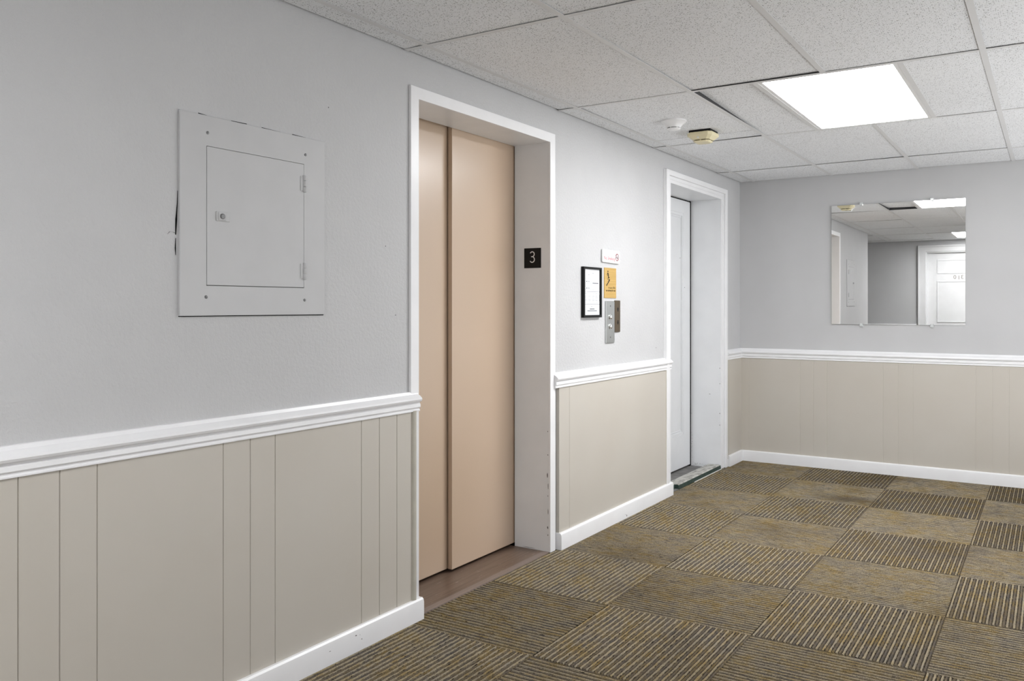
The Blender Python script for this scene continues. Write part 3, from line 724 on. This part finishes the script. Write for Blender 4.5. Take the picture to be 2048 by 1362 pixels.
tx = text_mb('use stairway for exit', 0.0165, (-2.326, 1.346), G, 0, 0.0004, 'RIGHT', 0.92); tx.build('lettering', M['black'], t)

t = tag(empty('call_button_plate', (0, -2.399, 1.167)), 'brushed steel elevator call plate with two round buttons', 'elevator call button')
MB().box(0, 0.008, -2.456, -2.343, 1.046, 1.289).build('plate', M['steel'], t, bevel=0.0025)
for zz in (1.197, 1.142):
    b_ = MB().lathe([(0.0165, 0), (0.0165, 0.001), (0.0135, 0.0012), (0.0135, 0.006), (0.011, 0.009), (0.005, 0.0105)], (0.008, -2.400, zz), (1, 0, 0), 28)
    b_.build('button', M['chrome'], t, smooth=True, angle=50)
for zz in (1.261, 1.080):
    MB().lathe([(0.005, 0), (0.005, 0.0008), (0.003, 0.0015)], (0.008, -2.399, zz), (1, 0, 0), 12).build('screw', M['screw'], t)
t = tag(empty('direction_plate', (0, -2.302, 1.2)), 'narrow bronze plate with up and down arrows beside the call buttons', 'sign')
MB().box(0, 0.008, -2.3375, -2.266, 1.107, 1.294).build('plate', M['bronze'], t, bevel=0.004, seg=3)
bz = LW(0.008)
for zc, sgn in ((1.241, 1), (1.165, -1)):
    o = [(-0.013, 0.0), (0.0, 0.014), (0.013, 0.0), (0.006, 0.0), (0.006, -0.012), (-0.006, -0.012), (-0.006, 0.0)]
    MB().poly([(-2.301 + a, zc + sgn * b) for a, b in o], bz, 0, 0.0006).build('arrow', M['black'], t)

# ------------------------------------------------------------------ mirror on the end wall
t = tag(empty('wall_mirror', (1.188, 0, 1.58)), 'square frameless mirror on the end wall above the chair rail', 'mirror')
R = Matrix.Translation((1.188, -0.010, 1.58)) @ Matrix.Rotation(0.0085, 4, 'Z') @ Matrix.Rotation(0.0030, 4, 'X')
MB().box(-0.46, 0.46, -0.0005, 0.0, -0.458, 0.455).xf(R).build('silvered_face', M['mirror'], t)
MB().box(-0.4598, 0.4598, 0.0, 0.004, -0.4578, 0.4548).xf(R).build('glass_pane', M['glassedge'], t)
for xx, zz, up in ((0.945, 1.113, 1), (1.432, 1.113, 1), (0.945, 2.044, -1), (1.432, 2.044, -1)):
    c_ = MB().box(xx - 0.012, xx + 0.012, -0.021, -0.0005, zz - 0.008, zz + 0.004 if up > 0 else zz + 0.006)
    c_.box(xx - 0.010, xx + 0.010, -0.023, -0.017, zz - 0.004 if up > 0 else zz - 0.018, zz + 0.016 if up > 0 else zz + 0.004)
    c_.build('clip', M['clip'], t, bevel=0.001)

# ------------------------------------------------------------------ smoke detectors
zc = H + 0.0008
t = tag(empty('smoke_detector', (0.417, -2.447, zc)), 'round white trumpet shaped smoke detector on the ceiling', 'smoke detector')
prf = [(0.070, 0.003), (0.070, -0.004), (0.064, -0.008), (0.052, -0.016), (0.043, -0.026), (0.037, -0.036)]
MB().lathe(prf, (0.417, -2.447, zc), (0, 0, 1), 56).build('body', M['white'], t, smooth=True, angle=50)
MB().lathe([(0.033, -0.036), (0.033, -0.040)], (0.417, -2.447, zc), (0, 0, 1), 40).build('vent_slot', M['black'], t)
MB().lathe([(0.037, -0.040), (0.037, -0.043), (0.031, -0.047), (0.015, -0.049)], (0.417, -2.447, zc), (0, 0, 1), 40).build('cap', M['white'], t, smooth=True, angle=40)
for k in range(6):
    a = k * math.pi / 3 + 0.42; ri = MB().lathe([(0.003, -0.041), (0.003, -0.035)], (0.417 + 0.034 * math.cos(a), -2.447 + 0.034 * math.sin(a), zc), (0, 0, 1), 8); ri.build('rib', M['white'], t)

cxd, cyd = 0.458, -2.10
t = tag(empty('smoke_alarm', (cxd, cyd, zc)), 'yellowed square smoke alarm hanging from a dark hole in the ceiling', 'smoke detector')
MB().box(cxd - 0.062, cxd + 0.066, cyd - 0.066, cyd + 0.062, zc - 0.0115, zc + 0.003).build('dark_hole_box', M['black'], t)  # black box in place of an open hole, its darkness put into colour
def octa(hw, c, z): 
    k = hw - c
    return [(cxd - k, cyd - hw, z), (cxd + k, cyd - hw, z), (cxd + hw, cyd - k, z), (cxd + hw, cyd + k, z), (cxd + k, cyd + hw, z), (cxd - k, cyd + hw, z), (cxd - hw, cyd + k, z), (cxd - hw, cyd - k, z)]
def loft(rings, name, mat, bevel=0.0015):
    m = MB(); vs = []
    for r in rings: vs += r
    n = 8; fs = [tuple(range(n))[::-1], tuple(range(len(vs) - n, len(vs)))]
    for q in range(len(rings) - 1): fs += [(q * n + i, q * n + (i + 1) % n, (q + 1) * n + (i + 1) % n, (q + 1) * n + i) for i in range(n)]
    m.add(vs, fs); return m.build(name, mat, t, bevel=bevel)
loft([octa(0.070, 0.018, zc - 0.011), octa(0.075, 0.020, zc - 0.014), octa(0.075, 0.020, zc - 0.030), octa(0.050, 0.014, zc - 0.052)], 'body', M['cream'])
loft([octa(0.042, 0.012, zc - 0.050), octa(0.042, 0.012, zc - 0.058)], 'vent_slot', M['creamdark'], 0)
loft([octa(0.048, 0.014, zc - 0.057), octa(0.047, 0.014, zc - 0.061), octa(0.040, 0.012, zc - 0.066)], 'grille', M['cream'])
for sx, sy in ((0, -1), (1, 0), (0, 1), (-1, 0)): MB().box(cxd + sx * 0.043 - 0.003, cxd + sx * 0.043 + 0.003, cyd + sy * 0.043 - 0.003, cyd + sy * 0.043 + 0.003, zc - 0.059, zc - 0.050).build('rib', M['cream'], t)
MB().lathe([(0.006, 0), (0.006, 0.003), (0.004, 0.004)], (cxd - 0.008, cyd - 0.062, zc - 0.041), (0, -1, -1.1), 16).build('indicator', M['letter'], t)
